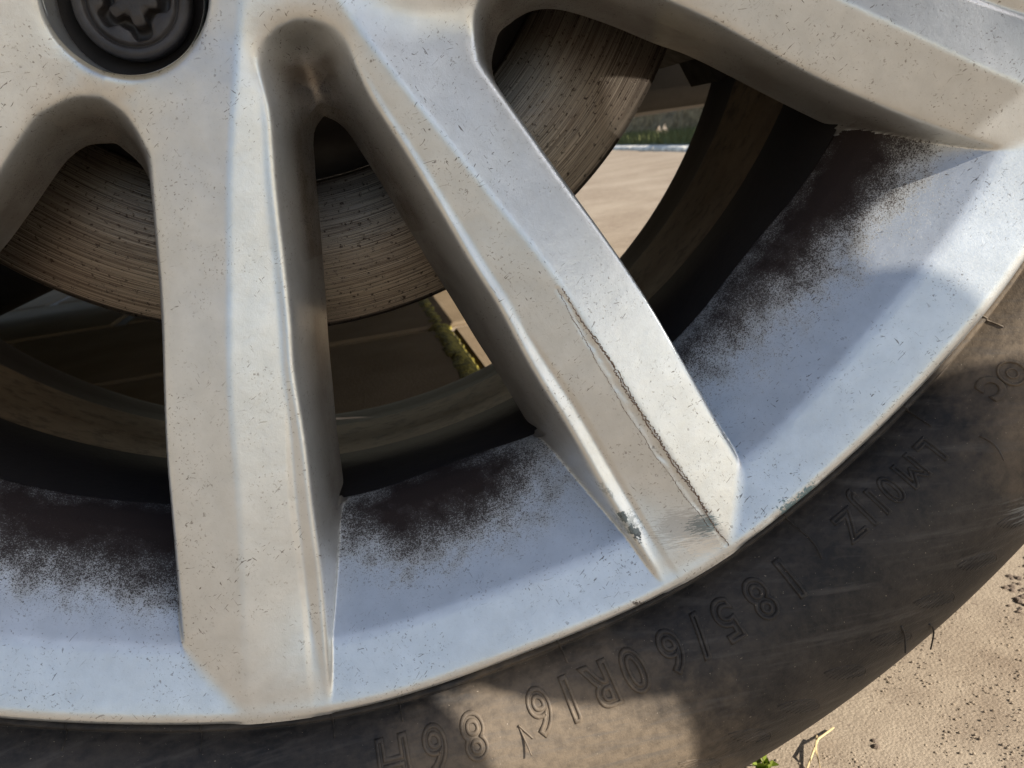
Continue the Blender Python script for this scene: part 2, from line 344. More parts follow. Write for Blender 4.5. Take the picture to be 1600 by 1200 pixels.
def disc_mat():
    m = Mat('brake_disc_iron')
    R = m.node('ShaderNodeVectorMath', {0: m.scaleco((1,0,1))}, operation='LENGTH').outputs['Value']
    sep = m.node('ShaderNodeSeparateXYZ', {0: m.co}).outputs
    th = m.math('ARCTAN2', sep[0], sep[2])
    def pol(a, b, off=0): return m.node('ShaderNodeCombineXYZ', {0: m.math('MULTIPLY', R, a), 1: m.math('MULTIPLY', th, b), 2: off}).outputs[0]
    g1 = m.noise(1, 4, .7, co=pol(3600, 1.3)); g2 = m.noise(1, 4, .6, co=pol(420, 1.1, 4.)); g3 = m.noise(1, 3, .6, co=pol(3000, 3.5, 9.))
    c = m.mix(m.map(g1, .38, .62), (.045,.038,.032), (.30,.265,.22))
    c = m.mix(m.math('MULTIPLY', m.map(g2, .45, .62), .3), c, (.10,.085,.07))
    c = m.mix(m.math('MULTIPLY', m.map(g3, .56, .64), .85), c, (.03,.022,.018))
    pit = m.map(m.noise(1, 3, .7, co=pol(800, 62., 2.)), .60, .64); c = m.mix(m.math('MULTIPLY', pit, .9), c, (.018,.014,.012))
    rust = m.map(m.noise(22, 4, .6), .48, .68); c = m.mix(m.math('MULTIPLY', rust, .15), c, (.13,.055,.035))
    m.set('color', c); m.set('metal', .85); m.set('rough', m.map(g1, .3, .7, .24, .42)); 
    m.set('normal', m.bump(m.math('SUBTRACT', g1, m.math('MULTIPLY', pit, .8)), .22, .0005)); return m.m
def barrel_mat():
    m = Mat('barrel_paint'); n = m.noise(170, 5, .65); n2 = m.noise(24, 4, .6)
    y = m.node('ShaderNodeSeparateXYZ', {0: m.co}).outputs[1]
    c = m.mix(m.map(n2, .35, .65), (.46,.35,.22), (.28,.20,.12))
    c = m.mix(m.math('MULTIPLY', m.map(n, .5, .68), .7), c, (.07,.05,.035))
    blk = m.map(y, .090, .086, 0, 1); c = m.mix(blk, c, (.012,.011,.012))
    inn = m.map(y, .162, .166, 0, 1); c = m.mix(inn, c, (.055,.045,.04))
    m.set('color', c); m.set('metal', m.math('MULTIPLY', m.math('SUBTRACT', 1, blk), .2)); m.set('rough', .5)
    m.set('normal', m.bump(n, .3, .0008)); return m.m
SILVER = silver('silver_wheel_paint')
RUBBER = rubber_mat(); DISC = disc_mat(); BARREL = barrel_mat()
BLACKP = black_paint('black_plastic', (.018,.018,.019), .42); BOLTM = black_paint('dark_bolt_steel', (.028,.026,.026), .42)
DARKM = black_paint('undercoat_black', (.012,.010,.009), .7, 200)
# ---------------------------------------------------------------- the wheel
wheel = thing('alloy_wheel', 'silver twin-spoke alloy car wheel with a kerb-scraped spoke and black tyre', 'wheel', (0, .1, -.305))
H = .45
ax = np.arange(-222.5, 222.5+H, H); n = len(ax)
GX, GZ = np.meshgrid(ax, ax, indexing='ij'); gx = GX.ravel(); gz = GZ.ravel()
Rg = np.hypot(gx, gz); near_in = Rg < 224.2
POCK_R = 17.3
def centre_k(k):
    t = math.radians(-31.7)+(k)*PITCH; return 54.9*math.sin(t), -54.9*math.cos(t)
_p0 = np.array([-28.7, -46.3])
def inv(q):
    w = np.array(q, float)
    for _ in range(8):
        a, b = disp(w[:1], w[1:]); w += q-np.array([a[0], b[0]])
    return w
POCK = [inv(_p0)]
for k in range(1, 4):
    a = -k*math.pi/2; c, s = math.cos(a), math.sin(a); POCK.append(np.array([_p0[0]*c-_p0[1]*s, _p0[0]*s+_p0[1]*c]))
def full(x, z):
    y, hole, yr, k, us, v, R = face(x, z)
    sd = np.minimum(-hole, 221.9-R)
    for c in POCK:
        d = np.hypot(x-c[0], z-c[1]); sd = np.minimum(sd, d-POCK_R)
        y = y + 1.5*np.exp(-np.maximum(0, d-POCK_R)/1.1) + .7*np.exp(-((d-POCK_R)/5)**2)
    return y, sd, yr, k, us, v, R
idx = np.where(near_in)[0]
sd = np.full(len(gx), -50.); vals = full(gx[idx], gz[idx]); sd[idx] = vals[1]
# snap vertices close to the outline onto it
for it in range(3):
    s = np.where((np.abs(sd) < .71*H))[0] if it == 0 else s
    e = .02; x, z = gx[s], gz[s]
    s0 = full(x, z)[1]; dx = (full(x+e, z)[1]-s0)/e; dz = (full(x, z+e)[1]-s0)/e; g = dx*dx+dz*dz+1e-6
    gx[s] -= np.clip(s0*dx/g, -H, H)*.95; gz[s] -= np.clip(s0*dz/g, -H, H)*.95
sd[s] = 0
keep = sd >= 0
I, J = np.meshgrid(np.arange(n-1), np.arange(n-1), indexing='ij'); a = (I*n+J).ravel(); b = a+n; c_ = b+1; d_ = a+1
par_ = ((I+J) % 2 == 0).ravel()
T1 = np.where(par_[:,None], np.stack([a,b,c_],1), np.stack([a,b,d_],1)); T2 = np.where(par_[:,None], np.stack([a,c_,d_],1), np.stack([b,c_,d_],1))
TR = np.vstack([T1, T2]); TR = TR[keep[TR].all(1)]
used = np.unique(TR); remap = np.full(len(gx), -1); remap[used] = np.arange(len(used)); TR = remap[TR]
vx, vz = gx[used], gz[used]
vy, _, yr, kk, us, vv, RR = full(vx, vz)
dustv = None
px, pz = disp(vx, vz)
# damage: the crease of the kerbed spoke (k=0, us>0) is chipped
uc = np.interp(vv, CR[:,0], CR[:,1])
rng = np.random.RandomState(5)
def wob(t, seed, n_=40, amp=1.):
    r = np.random.RandomState(seed); xs = np.linspace(0, 1, n_); return np.interp(t, xs, r.uniform(-1, 1, n_))*amp
tt = np.clip((vv-132)/(212-132), 0, 1)
w = (.9+1.7*np.sin(np.pi*np.clip(tt*1.05, 0, 1))**.8)*(1+.22*wob(tt, 3, 26))
e = us-uc+.3+.18*wob(tt, 8, 50)
ins = (kk == 0) & (us > 0) & (vv > 133.5) & (vv < 209)
chip = np.where(ins, np.clip((e+w)/.8, 0, 1)*np.clip(-e/.45, 0, 1), 0)
vy = vy + chip*(.22+.05*wob(tt, 11, 60))
def tri_normals(V, T):
    N = np.cross(V[T[:,1]]-V[T[:,0]], V[T[:,2]]-V[T[:,0]]); out = np.zeros_like(V)
    for c in range(3):
        for k in range(3): out[:,k] += np.bincount(T[:,c], N[:,k], len(V))
    return out/(np.linalg.norm(out, axis=1)[:,None]+1e-12)
_e3 = np.sort(np.vstack([TR[:,[0,1]], TR[:,[1,2]], TR[:,[2,0]]]), 1); _k3 = _e3[:,0].astype(np.int64)*len(vx)+_e3[:,1]
_u3, _i3, _c3 = np.unique(_k3, return_index=True, return_counts=True); _be = _e3[_i3[_c3 == 1]]; _al = _e3[_i3]
for _ in range(25):                                 # even depth along every cut edge
    s_ = np.bincount(_be[:,0], vy[_be[:,1]], len(vx))+np.bincount(_be[:,1], vy[_be[:,0]], len(vx)); n_ = np.bincount(_be.ravel(), minlength=len(vx))
    m_ = (n_ > 0) & (RR < 215); vy[m_] = .5*vy[m_]+.5*s_[m_]/n_[m_]
_sw = sst((11-np.abs(us))/7)*sst((vv-58)/8)*sst((92-vv)/8)
_reg = (_sw > .01) & (np.bincount(_be.ravel(), minlength=len(vx)) == 0)
_ae = _al[_reg[_al].any(1)]
for _ in range(90):                                 # soften the root of each narrow window
    s_ = np.bincount(_ae[:,0], vy[_ae[:,1]], len(vx))+np.bincount(_ae[:,1], vy[_ae[:,0]], len(vx)); n_ = np.bincount(_ae.ravel(), minlength=len(vx))
    vy[_reg] += _sw[_reg]*(s_[_reg]/n_[_reg]-vy[_reg])
V = np.stack([px, vy, pz], 1)
tn = np.cross(V[TR[:,1]]-V[TR[:,0]], V[TR[:,2]]-V[TR[:,0]]); 
if (tn[:,1] > 0).mean() > .5: TR = TR[:, ::-1].copy()
N = tri_normals(V, TR)
e_ = .03; f0, f1_ = full(vx, vz)[:2]; fx = (full(vx+e_, vz)[0]-f0)/e_; fz_ = (full(vx, vz+e_)[0]-f0)/e_
AN_ = np.stack([fx, -np.ones_like(fx), fz_], 1); gm = np.hypot(fx, fz_); AN_ /= np.linalg.norm(AN_, axis=1)[:,None]
wgt = np.clip((gm-.8)/.6, 0, 1)*(chip == 0)*(f1_ < 6); N = N*(1-wgt[:,None])+AN_*wgt[:,None]; N /= np.linalg.norm(N, axis=1)[:,None]
_m = ((np.abs(us) < 12) & (vv < 96) & (vv > 60)); _t = TR[_m[TR].all(1)]
for _ in range(0):
    acc = np.zeros_like(N); cnt_ = np.zeros(len(N))
    s_ = N[_t].sum(1)
    for c in range(3):
        cnt_ += np.bincount(_t[:,c], minlength=len(N))
        for k in range(3): acc[:,k] += np.bincount(_t[:,c], s_[:,k], len(N))
    ok = cnt_ > 5; N[ok] = acc[ok]/(np.linalg.norm(acc[ok], axis=1)[:,None]+1e-9)
# brake dust density
thp = np.degrees(np.arctan2(vx, -vz)); du = np.zeros(len(vx))
lown = np.interp(thp, np.linspace(-180, 180, 91), np.random.RandomState(4).uniform(-1, 1, 91))
isrim = yr < vy+.6
radial = np.clip((203+1.6*lown-RR)/21., 0, 1)
inner = np.clip((RR-179.8)/1.6, 0.0, 1)
ck = np.degrees(np.arctan2(us, vv)); wa = np.abs(ck)          # |angle| in the sector
inV = wa < 10.5; 
ang = np.where(inV, .55+.45*np.cos(np.radians((ck+1.0)*11)), .62+.38*np.cos(np.radians((wa-36)*6)))
spec = radial**1.15*ang*(.72+.28*inner)
glob = (thp > 10) & (thp < 95) & ~inV
spec = np.where(glob, radial**1.3*(.42+.62*np.clip((thp-28)/28, 0, 1))*(.72+.28*inner), spec)
spec = np.where((thp < -8) & ~inV, radial**.9*(.65+.35*np.clip((thp+45)/30, 0, 1))*(.75+.25*inner), spec)
du = np.where(isrim & (RR > 176) & (RR < 206), spec, 0)
# a little dust in the window apexes
walls = np.clip((vy-(yr*0+22))/20, 0, 1)*(RR < 110); du = np.maximum(du, walls*.25)
print('grid', len(V), len(TR), round(time.time()-T0, 1))
grime_shade = np.where((RR < 112) & (np.abs(us) < 16), .97, .78)*np.clip((vy-np.interp(RR, [60,110,218], [21.5,18,2])-5.5)/14, 0, 1)*(yr > vy+1.5)  # dirt film plus painted shade on the walls, stronger with depth
grime_shade = np.maximum(grime_shade, .95*sst((9-np.abs(us))/5)*sst((vv-61)/5)*(vv < 100))
# split into parts
tc = V[TR].mean(1); cx = vx[TR].mean(1); cz = vz[TR].mean(1)
Rc, kc, uc_, vc = sector(cx, cz)
ycen = vy[TR].mean(1); yrc = np.interp(Rc, _rr, _ry)
rimmask = (yrc < ycen+.25) & (Rc > 150)
hubmask = ~rimmask & (Rc < 84)
lab = np.full(len(TR), -1)
lab[rimmask] = 0; lab[hubmask] = 1
sp = lab < 0; kci = (kc.astype(int) % 5)
lab[sp] = 2+kci[sp]*2+(uc_[sp] > 0)
# boundary edges of the whole sheet -> walls going back
E3 = np.vstack([TR[:,[0,1]], TR[:,[1,2]], TR[:,[2,0]]]); lab3 = np.tile(lab, 3)
key = np.sort(E3, 1); key = key[:,0].astype(np.int64)*len(V)+key[:,1]
uq, ix, cnt = np.unique(key, return_index=True, return_counts=True); BE = E3[ix[cnt == 1]]; BL = lab3[ix[cnt == 1]]
# the walls below the cut edge: direction into the opening, draft and depth, evened out along each edge
BU = np.unique(BE); NBd = len(BU); rB = np.full(len(V), -1); rB[BU] = np.arange(NBd); b0, b1 = rB[BE[:,0]], rB[BE[:,1]]
cB = np.maximum(np.bincount(np.concatenate([b0, b1]), minlength=NBd), 1)
def even(A, n_):
    A = A.copy()
    for _ in range(n_):
        s_ = np.stack([np.bincount(b0, A[b1,k], NBd)+np.bincount(b1, A[b0,k], NBd) for k in range(A.shape[1])], 1); A = .5*A+.5*s_/cB[:,None]
    return A
ux, uz = vx[BU], vz[BU]; _g = .15
gd = np.stack([full(ux+_g, uz)[1]-full(ux-_g, uz)[1], np.zeros(NBd), full(ux, uz+_g)[1]-full(ux, uz-_g)[1]], 1)
gd = -gd/(np.linalg.norm(gd, axis=1)[:,None]+1e-9); gd = even(gd, 16); gd /= np.linalg.norm(gd, axis=1)[:,None]+1e-9
tv_, _, gv_ = gap(np.abs(us[BU]), vv[BU], VF, VH); _a2 = np.arctan2(np.abs(us[BU]), vv[BU])-PITCH/2; tw_, _, gw_ = gap(np.abs(RR[BU]*np.sin(_a2)), RR[BU]*np.cos(_a2), WF, WH)
nearp = np.min([np.hypot(ux-c[0], uz-c[1]) for c in POCK], axis=0) < POCK_R+1
wt_ = np.clip((178.6-RR[BU])/3, 0, 1)*(~nearp)*(RR[BU] > 40); isV = np.abs(np.degrees(np.arctan2(us[BU], vv[BU]))) < 15.5
lat = wt_*np.where(isV, .38*np.minimum(gv_, 7), .55*np.minimum(gw_, 9)); lat = even(lat[:,None], 12)
outer = RR[BU] > 215
BK = V[BU].copy(); BK += gd*np.where(outer, -.9, lat[:,0])[:,None]
yb = np.where(outer, BK[:,1]+7, (1-wt_)*(BK[:,1]+6.5)+wt_*np.maximum(.2+np.interp(RR[BU], _a, _b2)+33, BK[:,1]+3))
BK[:,1] = yb; BK = np.where((~outer & ~nearp)[:,None], even(BK, 6), BK)
gl = (BK-V[BU]); gl /= np.linalg.norm(gl, axis=1)[:,None]; WN = gd-gl*(gd*gl).sum(1)[:,None]; WN /= np.linalg.norm(WN, axis=1)[:,None]+1e-9
print('edges', NBd, np.bincount(cB)[:6])
def part_mesh(name, l, mat, label=None):
    f = TR[lab == l]; be = BE[BL == l]
    u = np.unique(np.concatenate([f.ravel(), be.ravel()])); rm = np.full(len(V), -1); rm[u] = np.arange(len(u))
    VV = V[u]; NN = N[u]; DD = du[u]
    bu = np.unique(be); bb = V[bu].copy(); rmb = np.full(len(V), -1); rmb[bu] = np.arange(len(bu)); back = BK[rB[bu]]; wn_ = WN[rB[bu]]
    m0 = len(VV); m1 = m0+len(bu)
    AV = np.vstack([VV, bb, back]); blend = NN[rm[bu]]
    AN = np.vstack([NN, wn_, wn_])
    q = np.stack([rmb[be[:,1]]+m0, rmb[be[:,0]]+m0, rmb[be[:,0]]+m1, rmb[be[:,1]]+m1], 1)
    FF = np.vstack([rm[f], q[:, [0,1,2]], q[:, [0,2,3]]])
    # make wall normals agree with winding
    w0 = np.cross(AV[q[:,1]]-AV[q[:,0]], AV[q[:,2]]-AV[q[:,0]]) if len(q) else np.zeros((0,3))
    bad_ = (w0*(AN[q[:,0]]+AN[q[:,1]])).sum(1) < 0; bad2 = np.concatenate([np.zeros(len(f), bool), bad_, bad_]); FF[bad2] = FF[bad2][:, ::-1]
    o = mesh(name, AV, FF, mat, wheel, True, True, AN)
    attr(o, 'dust', np.concatenate([DD, DD[rm[bu]], DD[rm[bu]]]))
    attr(o, 'grime_shade', np.concatenate([grime_shade[u], grime_shade[bu], grime_shade[bu]]))
    if label: o['label'] = label
    return o
SILVER_D = silver('silver_wheel_paint_kerbed', True)
rim = part_mesh('rim_lip', 0, SILVER_D, 'dull silver rim lip with dark brake dust on its inner slope')
hub = part_mesh('hub', 1, SILVER)
for l in range(2, 12):
    dmg = l == 3
    part_mesh('spoke', l, SILVER_D if dmg else SILVER, 'silver spoke with a long kerb scrape along its ridge' if dmg else None)
print('face', round(time.time()-T0, 1))
# rim flange, back of the lip, barrel
def radw(Vv, k=1.):
    W_ = warpV(Vv); f = np.clip(1-np.maximum(0, Vv[:,1]-30)/40, 0, 1)[:,None]; return Vv*(1-f)+W_*f
prof = [(221.0,8.7),(219.5,12),(214,15),(206,20),(203,34),(202,60),(194,70),(192,92),(203,110),(207,160),(207,200),(218,208),(218,214),(208,215),(201.5,212.5),(200.7,210),(200.2,204),(198.2,190),(197.2,172),(193.8,166),(193,163),(190.2,130),(187.3,95),(183,88),(178.5,78),(177.6,60),(178.2,45),(179.3,40)]
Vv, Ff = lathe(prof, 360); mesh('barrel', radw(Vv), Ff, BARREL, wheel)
# spokes' dark backs
# bolts in their pockets
def bolt(c, first):
    def loc(V3, a=0.): V3 = np.array(V3, float); W_ = V3.copy(); W_[:,0] += c[0]; W_[:,2] += c[1]; return warpV(W_) if not first else W_
    c0 = c
    V_, F_ = lathe([(POCK_R,23.3),(17.25,26),(17.2,30),(17.0,35),(16.9,40)], 96)
    o = mesh('bolt_pocket', loc(V_), F_, POCKM, wheel); 
    # head ring
    b_ = mesh('lug_bolt', *((lambda q: (loc(q[0]), q[1]))(lathe([(13.2,37),(13.25,34),(13.1,31.9),(12.7,31.3),(11.0,31.3),(10.6,31.6),(10.4,32.6),(10.15,32.8),(9.9,32.2),(9.2,32.0)], 96))), BOLTM, wheel)
    mesh('collar', *((lambda q: (loc(q[0]), q[1]))(lathe([(17.1,35.5),(15.2,36.5),(13.3,37.5),(12.6,38.5)], 96))), DARKM, b_)
    # key pattern: outer collar with lobed channel, star boss inside
    nn = 160; th = np.linspace(0, 2*np.pi, nn, endpoint=False)
    lob = 7.4+1.25*np.tanh(2.2*np.sin(5*th+.9))+.35*np.sin(3*th+2)
    star = 4.9+1.05*np.tanh(2.4*np.sin(5*th+.9))+.25*np.sin(2*th)
    rings = [(np.full(nn, 9.2), 32.0), (lob+.45, 32.0), (lob+.1, 32.3), (lob, 33.2), (lob-.15, 37), (star+.1, 37), (star, 33.2), (star-.15, 32.25), (star-.6, 31.9), (star*.5, 31.85), (star*0+.02, 31.85)]
    Vs = []
    for r_, y_ in rings: Vs += [(r_[i]*math.sin(th[i]), y_, -r_[i]*math.cos(th[i])) for i in range(nn)]
    Fs = [(i*nn+j, i*nn+(j+1)%nn, (i+1)*nn+(j+1)%nn, (i+1)*nn+j) for i in range(len(rings)-1) for j in range(nn)]
    mesh('key_recess', loc(Vs), Fs, BOLTM, b_)
POCKM = SILVER
for i, c in enumerate(POCK):
    pc = _p0 if i == 0 else c
    bolt(pc, True if i == 0 else False)
Vv, Ff = lathe([(30,21.5),(29.2,18.5),(26,17),(14,16),(.5,15.6)], 96); mesh('centre_cap', Vv, Ff, SILVER, wheel)
# ---------------------------------------------------------------- tyre
TP = dens([(219.0,13),(221.5,9.0),(222.6,8.2),(223.7,5.6),(224.8,4.3),(225.8,4.4),(226.4,5.7),(227.0,6.1),(227.7,5.0),(228.8,3.2),(231,0.2),(236,-4.2),(244,-8.6),(254,-10.6),(263,-9.6),(272,-6),(280,-.5),(288,7),(296,15.5),(303,23.5),(308.5,31),(311.5,38),(313,46),(313.8,60),(314,95),(313.5,150),(309,166),(290,182),(260,192),(235,186),(219,196)], 5)
def yt(R): return np.interp(R, TP[:110,0], TP[:110,1])
def tyre_fn(TH, R, Y):
    d = np.degrees(TH); blk = (d*1.0) % 5.6
    g = np.clip(1-np.abs(blk-2.8)/.55, 0, 1)*np.clip((Y-33)/6, 0, 1)*(Y < 150)
    g2 = (((d+1.2) % 2.8) < 1.0)*np.clip((Y-27)/4, 0, 1)*(Y < 60)*.8
    c = np.clip(1-np.abs((Y-60)/4), 0, 1)+np.clip(1-np.abs((Y-95)/4), 0, 1)+np.clip(1-np.abs((Y-130)/4), 0, 1)
    return R-4*g-5*np.clip(c, 0, 1)*(R > 305)-g2, Y
Vv, Ff = lathe(TP, 1200, fn=tyre_fn); Vv = np.array(Vv)
fl = np.clip(1-(np.hypot(Vv[:,0], Vv[:,2])-221)/40, 0, 1)[:,None]*(Vv[:,1] < 60)[:,None]
Vv = Vv*(1-fl)+warpV(Vv)*fl; low = Vv[:,2] < -304.6; Vv[low,2] = -304.6
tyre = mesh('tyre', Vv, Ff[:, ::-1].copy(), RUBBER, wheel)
def on_tyre(th, R, hgt=0.):
    """point(s) on the sidewall, hgt mm proud"""
    y = yt(R)-hgt; P = np.stack([R*np.sin(th), y, -R*np.cos(th)], -1).reshape(-1, 3)
    f = np.clip(1-(np.hypot(P[:,0], P[:,2])-221)/40, 0, 1)[:,None]
    return P*(1-f)+warpV(P)*f
_tm = {}
def glyph(ch, outline):
    if (ch, outline) in _tm: return _tm[ch, outline]
    c = bpy.data.curves.new('g', 'FONT'); c.body = ch; c.size = 1.0; c.resolution_u = 5; c.align_x = 'CENTER'
    if outline: c.fill_mode = 'NONE'; c.bevel_depth = .040; c.bevel_resolution = 1; c.offset = 0.01
    else: c.extrude = .06; c.bevel_depth = .03; c.bevel_resolution = 1; c.offset = 0.025
    o = bpy.data.objects.new('g', c); link(o); bpy.context.view_layer.update()
    dg = bpy.context.evaluated_depsgraph_get(); me = o.evaluated_get(dg).to_mesh()
    bm = bmesh.new(); bm.from_mesh(me)
    for _ in range(3):
        le = [e for e in bm.edges if e.calc_length() > .16]
        if le: bmesh.ops.subdivide_edges(bm, edges=le, cuts=1)
    bmesh.ops.triangulate(bm, faces=[f for f in bm.faces if len(f.verts) > 4]); bm.verts.index_update()
    V_ = np.array([v.co[:] for v in bm.verts]); F_ = [tuple(v.index for v in f.verts) for f in bm.faces]; bm.free()
    o.evaluated_get(dg).to_mesh_clear(); bpy.data.objects.remove(o); bpy.data.curves.remove(c)
    V_[:,0] -= (V_[:,0].max()+V_[:,0].min())/2; _tm[ch, outline] = (V_, F_); return V_, F_
def put(ch, deg, r0, hgt, outline, wide=1., name='raised_character', inset=None):
    V_, F_ = glyph(ch, outline); s = hgt/.70
    # subdivide nothing: characters are small against the curvature
    r = r0+V_[:,1]*s; th = math.radians(deg)-V_[:,0]*s*wide/(r0+hgt/2)
    Z = V_[:,2]*s
    P = on_tyre(th, r, Z*1.0+(.04 if outline else .05))
    return mesh(name, P, F_, RUBBER, tyre)
for ch, dg_ in (('1',27.2),('8',24.9),('5',22.35),('/',20.35),('6',18.3),('0',15.6),('R',13.2),('1',11.2),('6',9.2),('8',4.8),('6',2.3),('H',-.35)):
    put(ch, dg_+.1, 231.6, 8.6, True, 1.0)
for ch, dg_ in (('L',39.35),('M',37.65),('0',35.9),('1',34.75),('J',33.85),('Z',32.45)):
    put(ch, dg_, 231.8, 5.9, True, 1.0)
put('C', 44.9, 232.2, 5.0, False); 
# round moulded mark beside it
rt = [on_tyre(np.array([math.radians(46.3)+2.9/236*math.cos(a)]), np.array([236+2.9*math.sin(a)]), .1)[0] for a in np.linspace(0, 2*math.pi, 28)]
V_, F_ = tube(rt, .38, 6, False); mesh('raised_ring', V_, F_, RUBBER, tyre)
rt = [on_tyre(np.array([math.radians(46.3)+1.2/236*math.cos(a)]), np.array([236+1.2*math.sin(a)]), .1)[0] for a in np.linspace(0, 2*math.pi, 18)]
V_, F_ = tube(rt, .28, 6, False); mesh('raised_ring', V_, F_, RUBBER, tyre)
# mould vent lines across the bead and rubber vent hairs
def hair(pts, r=.28, name='rubber_hair'):
    V_, F_ = tube(pts, [r*(1-.25*i/(len(pts)-1)) for i in range(len(pts))], 7); mesh(name, V_, F_, RUBBER, tyre)
def surf_line(d0, r0, d1, r1, h0=.1, h1=.1, n_=10, bend=0):
    o = []
    for i in range(n_):
        t = i/(n_-1); d = math.radians(d0+(d1-d0)*t+bend*math.sin(math.pi*t)); R_ = r0+(r1-r0)*t
        o.append(on_tyre(np.array([d]), np.array([R_]), h0+(h1-h0)*t*t)[0])
    return o
for d_ in (29.7, 40.6, 11.9, -3.8, 0.6, 48.5, -12, -20, -28, 56, 64):
    hair(surf_line(d_, 222.4, d_+.1, 229.5, .05, .15), .3, 'mould_line')
hair(surf_line(29.8, 229, 29.6, 235.5, .1, 1.6, bend=.25)); hair(surf_line(40.7, 224.5, 40.7, 231, .1, .8))
hair(surf_line(42.0, 239.5, 41.6, 245.5, .0, 3.2, bend=.3), .3); hair(surf_line(30.9, 264, 30.2, 272, 0, 3.0, bend=.2), .3)
hair(surf_line(32.4, 273, 31.7, 283, 0, 4.5, bend=.4), .3); hair(surf_line(7.7, 236.5, 7.9, 242, .0, 2.2), .3); hair(surf_line(8.3, 240, 7.7, 236.4, .0, .5), .32)
# serrated crescents on the shoulder
for i in range(18):
    d0 = -14+i*3.3; sgn = 1 if i % 2 else -1; rows = []
    for j in range(11):
        t = j/10; wd = math.sin(math.pi*min(1, t*1.05))**.7*.95; R_ = 259+13*t+.6*(i%2); dd = d0+1.3*t*t*1.6
        if wd < .08: continue
        V_, F_ = tube(surf_line(dd, R_, dd+wd*1.55, R_+.9, -.05, -.05, 5), .16, 5); rows.append((V_, F_))
    edge = []
    for j in range(14):
        t = j/13; wd = math.sin(math.pi*min(1, t*1.05))**.7*.95; edge.append(on_tyre(np.array([math.radians(d0+1.3*t*t*1.6+wd*1.6+.05)]), np.array([259+13*t+.9+.6*(i%2)]), -.04)[0])
    rows.append(tube(edge, .16, 5)); V_, F_ = join(rows); mesh('serrated_crescent', V_, F_, RUBBER, tyre)
print('tyre', round(time.time()-T0, 1))
# ---------------------------------------------------------------- scrape burrs on the spoke and rim
SCR = Mat('scraped_metal', color=(.17,.12,.09), metal=.3, rough=.6).m
BARE = Mat('bare_scrape'); 
def face_pt(u, v, up=0.05, k=0):
    R_ = math.hypot(u, v); t = math.atan2(u, v)+PHI+k*PITCH; x, z = R_*math.sin(t), -R_*math.cos(t)
    y = float(full(np.array([x]), np.array([z]))[0][0]); a, b = disp(np.array([x]), np.array([z])); return np.array([a[0], y-up, b[0]])
def burr(pts, r0, r1, seed, jag=.25, up=.06, name='scrape_mark', mat=None, par=rim, n_=None):
    r = np.random.RandomState(seed); P = dens(pts, 14)
    out = [face_pt(p[0]+r.uniform(-jag, jag), p[1]+r.uniform(-jag, jag)*.5, up+r.uniform(-.05,.1)) for p in P]
    V_, F_ = tube(out, r.uniform(r0, r1, len(out)), 5); return mesh(name, V_, F_, mat or SCR, wheel)
def creaseu(v): return float(np.interp(v, CR[:,0], CR[:,1]))
burr([(creaseu(v)+.1+.5*math.sin(v*.21), v) for v in range(134, 211, 5)], .04, .22, 1, .28)
burr([(creaseu(v)+.0+.35*math.sin(v*.3), v) for v in range(146, 200, 4)], .05, .24, 7, .35)
burr([(creaseu(v)-1.0-2.1*math.sin(math.pi*min(1,(v-132)/78))-.2*math.sin(v*.5), v) for v in range(134, 206, 4)], .02, .10, 2, .16)
# ---------------------------------------------------------------- brake disc and the parts behind
bd = thing('brake_disc', 'worn rusty brake disc with a grooved friction face behind the spokes', 'brake disc', (0, .09, 0))
Vv, Ff = lathe([(93.2,91.5),(93.6,88.6),(94.2,88.0),(118,88.05),(137.2,88.0),(138.6,88.5),(139.0,90),(139.2,97),(139.2,98),(132,98.2),(132,103),(139.2,103.2),(139,110.5),(138,112),(95,112)], 360)
mesh('friction_ring', Vv, Ff[:, ::-1].copy(), DISC, bd)
Vv, Ff = lathe([(93.2,91.6),(90,95),(80,92),(78,60),(75,52),(20,51)], 180); mesh('disc_hat', Vv, Ff[:, ::-1].copy(), DARKM, bd)

cal = thing('brake_caliper', 'black brake caliper gripping the right edge of the disc in shadow', 'brake caliper', (.13, .1, -.03))
def blob(pts, y0, y1, mat, name, par, bev=2):
    """outline pts (x,z) mm extruded from depth y0 to y1 with bevelled front edge"""
    P = np.array(pts, float); c = P.mean(0); V_ = []; m_ = len(P)
    for yy, s in ((y0, -bev), (y0+bev, 0), (y1, 0)):
        d = P-c; L = np.linalg.norm(d, axis=1)[:,None]; Q = P+d/L*s; V_ += [(q[0], yy, q[1]) for q in Q]
    F_ = [tuple(range(m_))]+[(i*m_+j, (i+1)*m_+j, (i+1)*m_+(j+1)%m_, i*m_+(j+1)%m_) for i in range(2) for j in range(m_)]+[tuple(range(3*m_-1, 2*m_-1, -1))]
    return mesh(name, V_, F_, mat, par, False)
RED = black_paint('faded_red_brown', (.05,.010,.010), .6)
blob([(118,-66),(131,-72),(139,-64),(150,-66),(163,-58),(170,-20),(160,30),(120,40),(98,20),(96,-20),(106,-50)], 78, 150, DARKM, 'caliper_body', cal)
blob([(146,-66),(152,-79),(168,-75),(172,-60),(160,-52)], 120, 150, DARKM, 'caliper_bracket', cal)
sus = thing('suspension_arm', 'dark suspension arm and knuckle behind the brake disc', 'suspension arm', (0, .2, -.1))
V_, F_ = tube([(-20,150,-60),(-70,170,-90),(-150,210,-118),(-260,260,-130)], [26,20,17,20], 12); mesh('arm', V_, F_, DARKM, sus)
V_, F_ = tube([(0,120,0),(0,200,0),(10,300,20)], [60,45,30], 16); mesh('knuckle', V_, F_, DARKM, sus)
V_, F_ = tube([(0,300,20),(5,900,20),(0,1400,10)], 17, 12); mesh('drive_shaft', V_, F_, DARKM, sus)
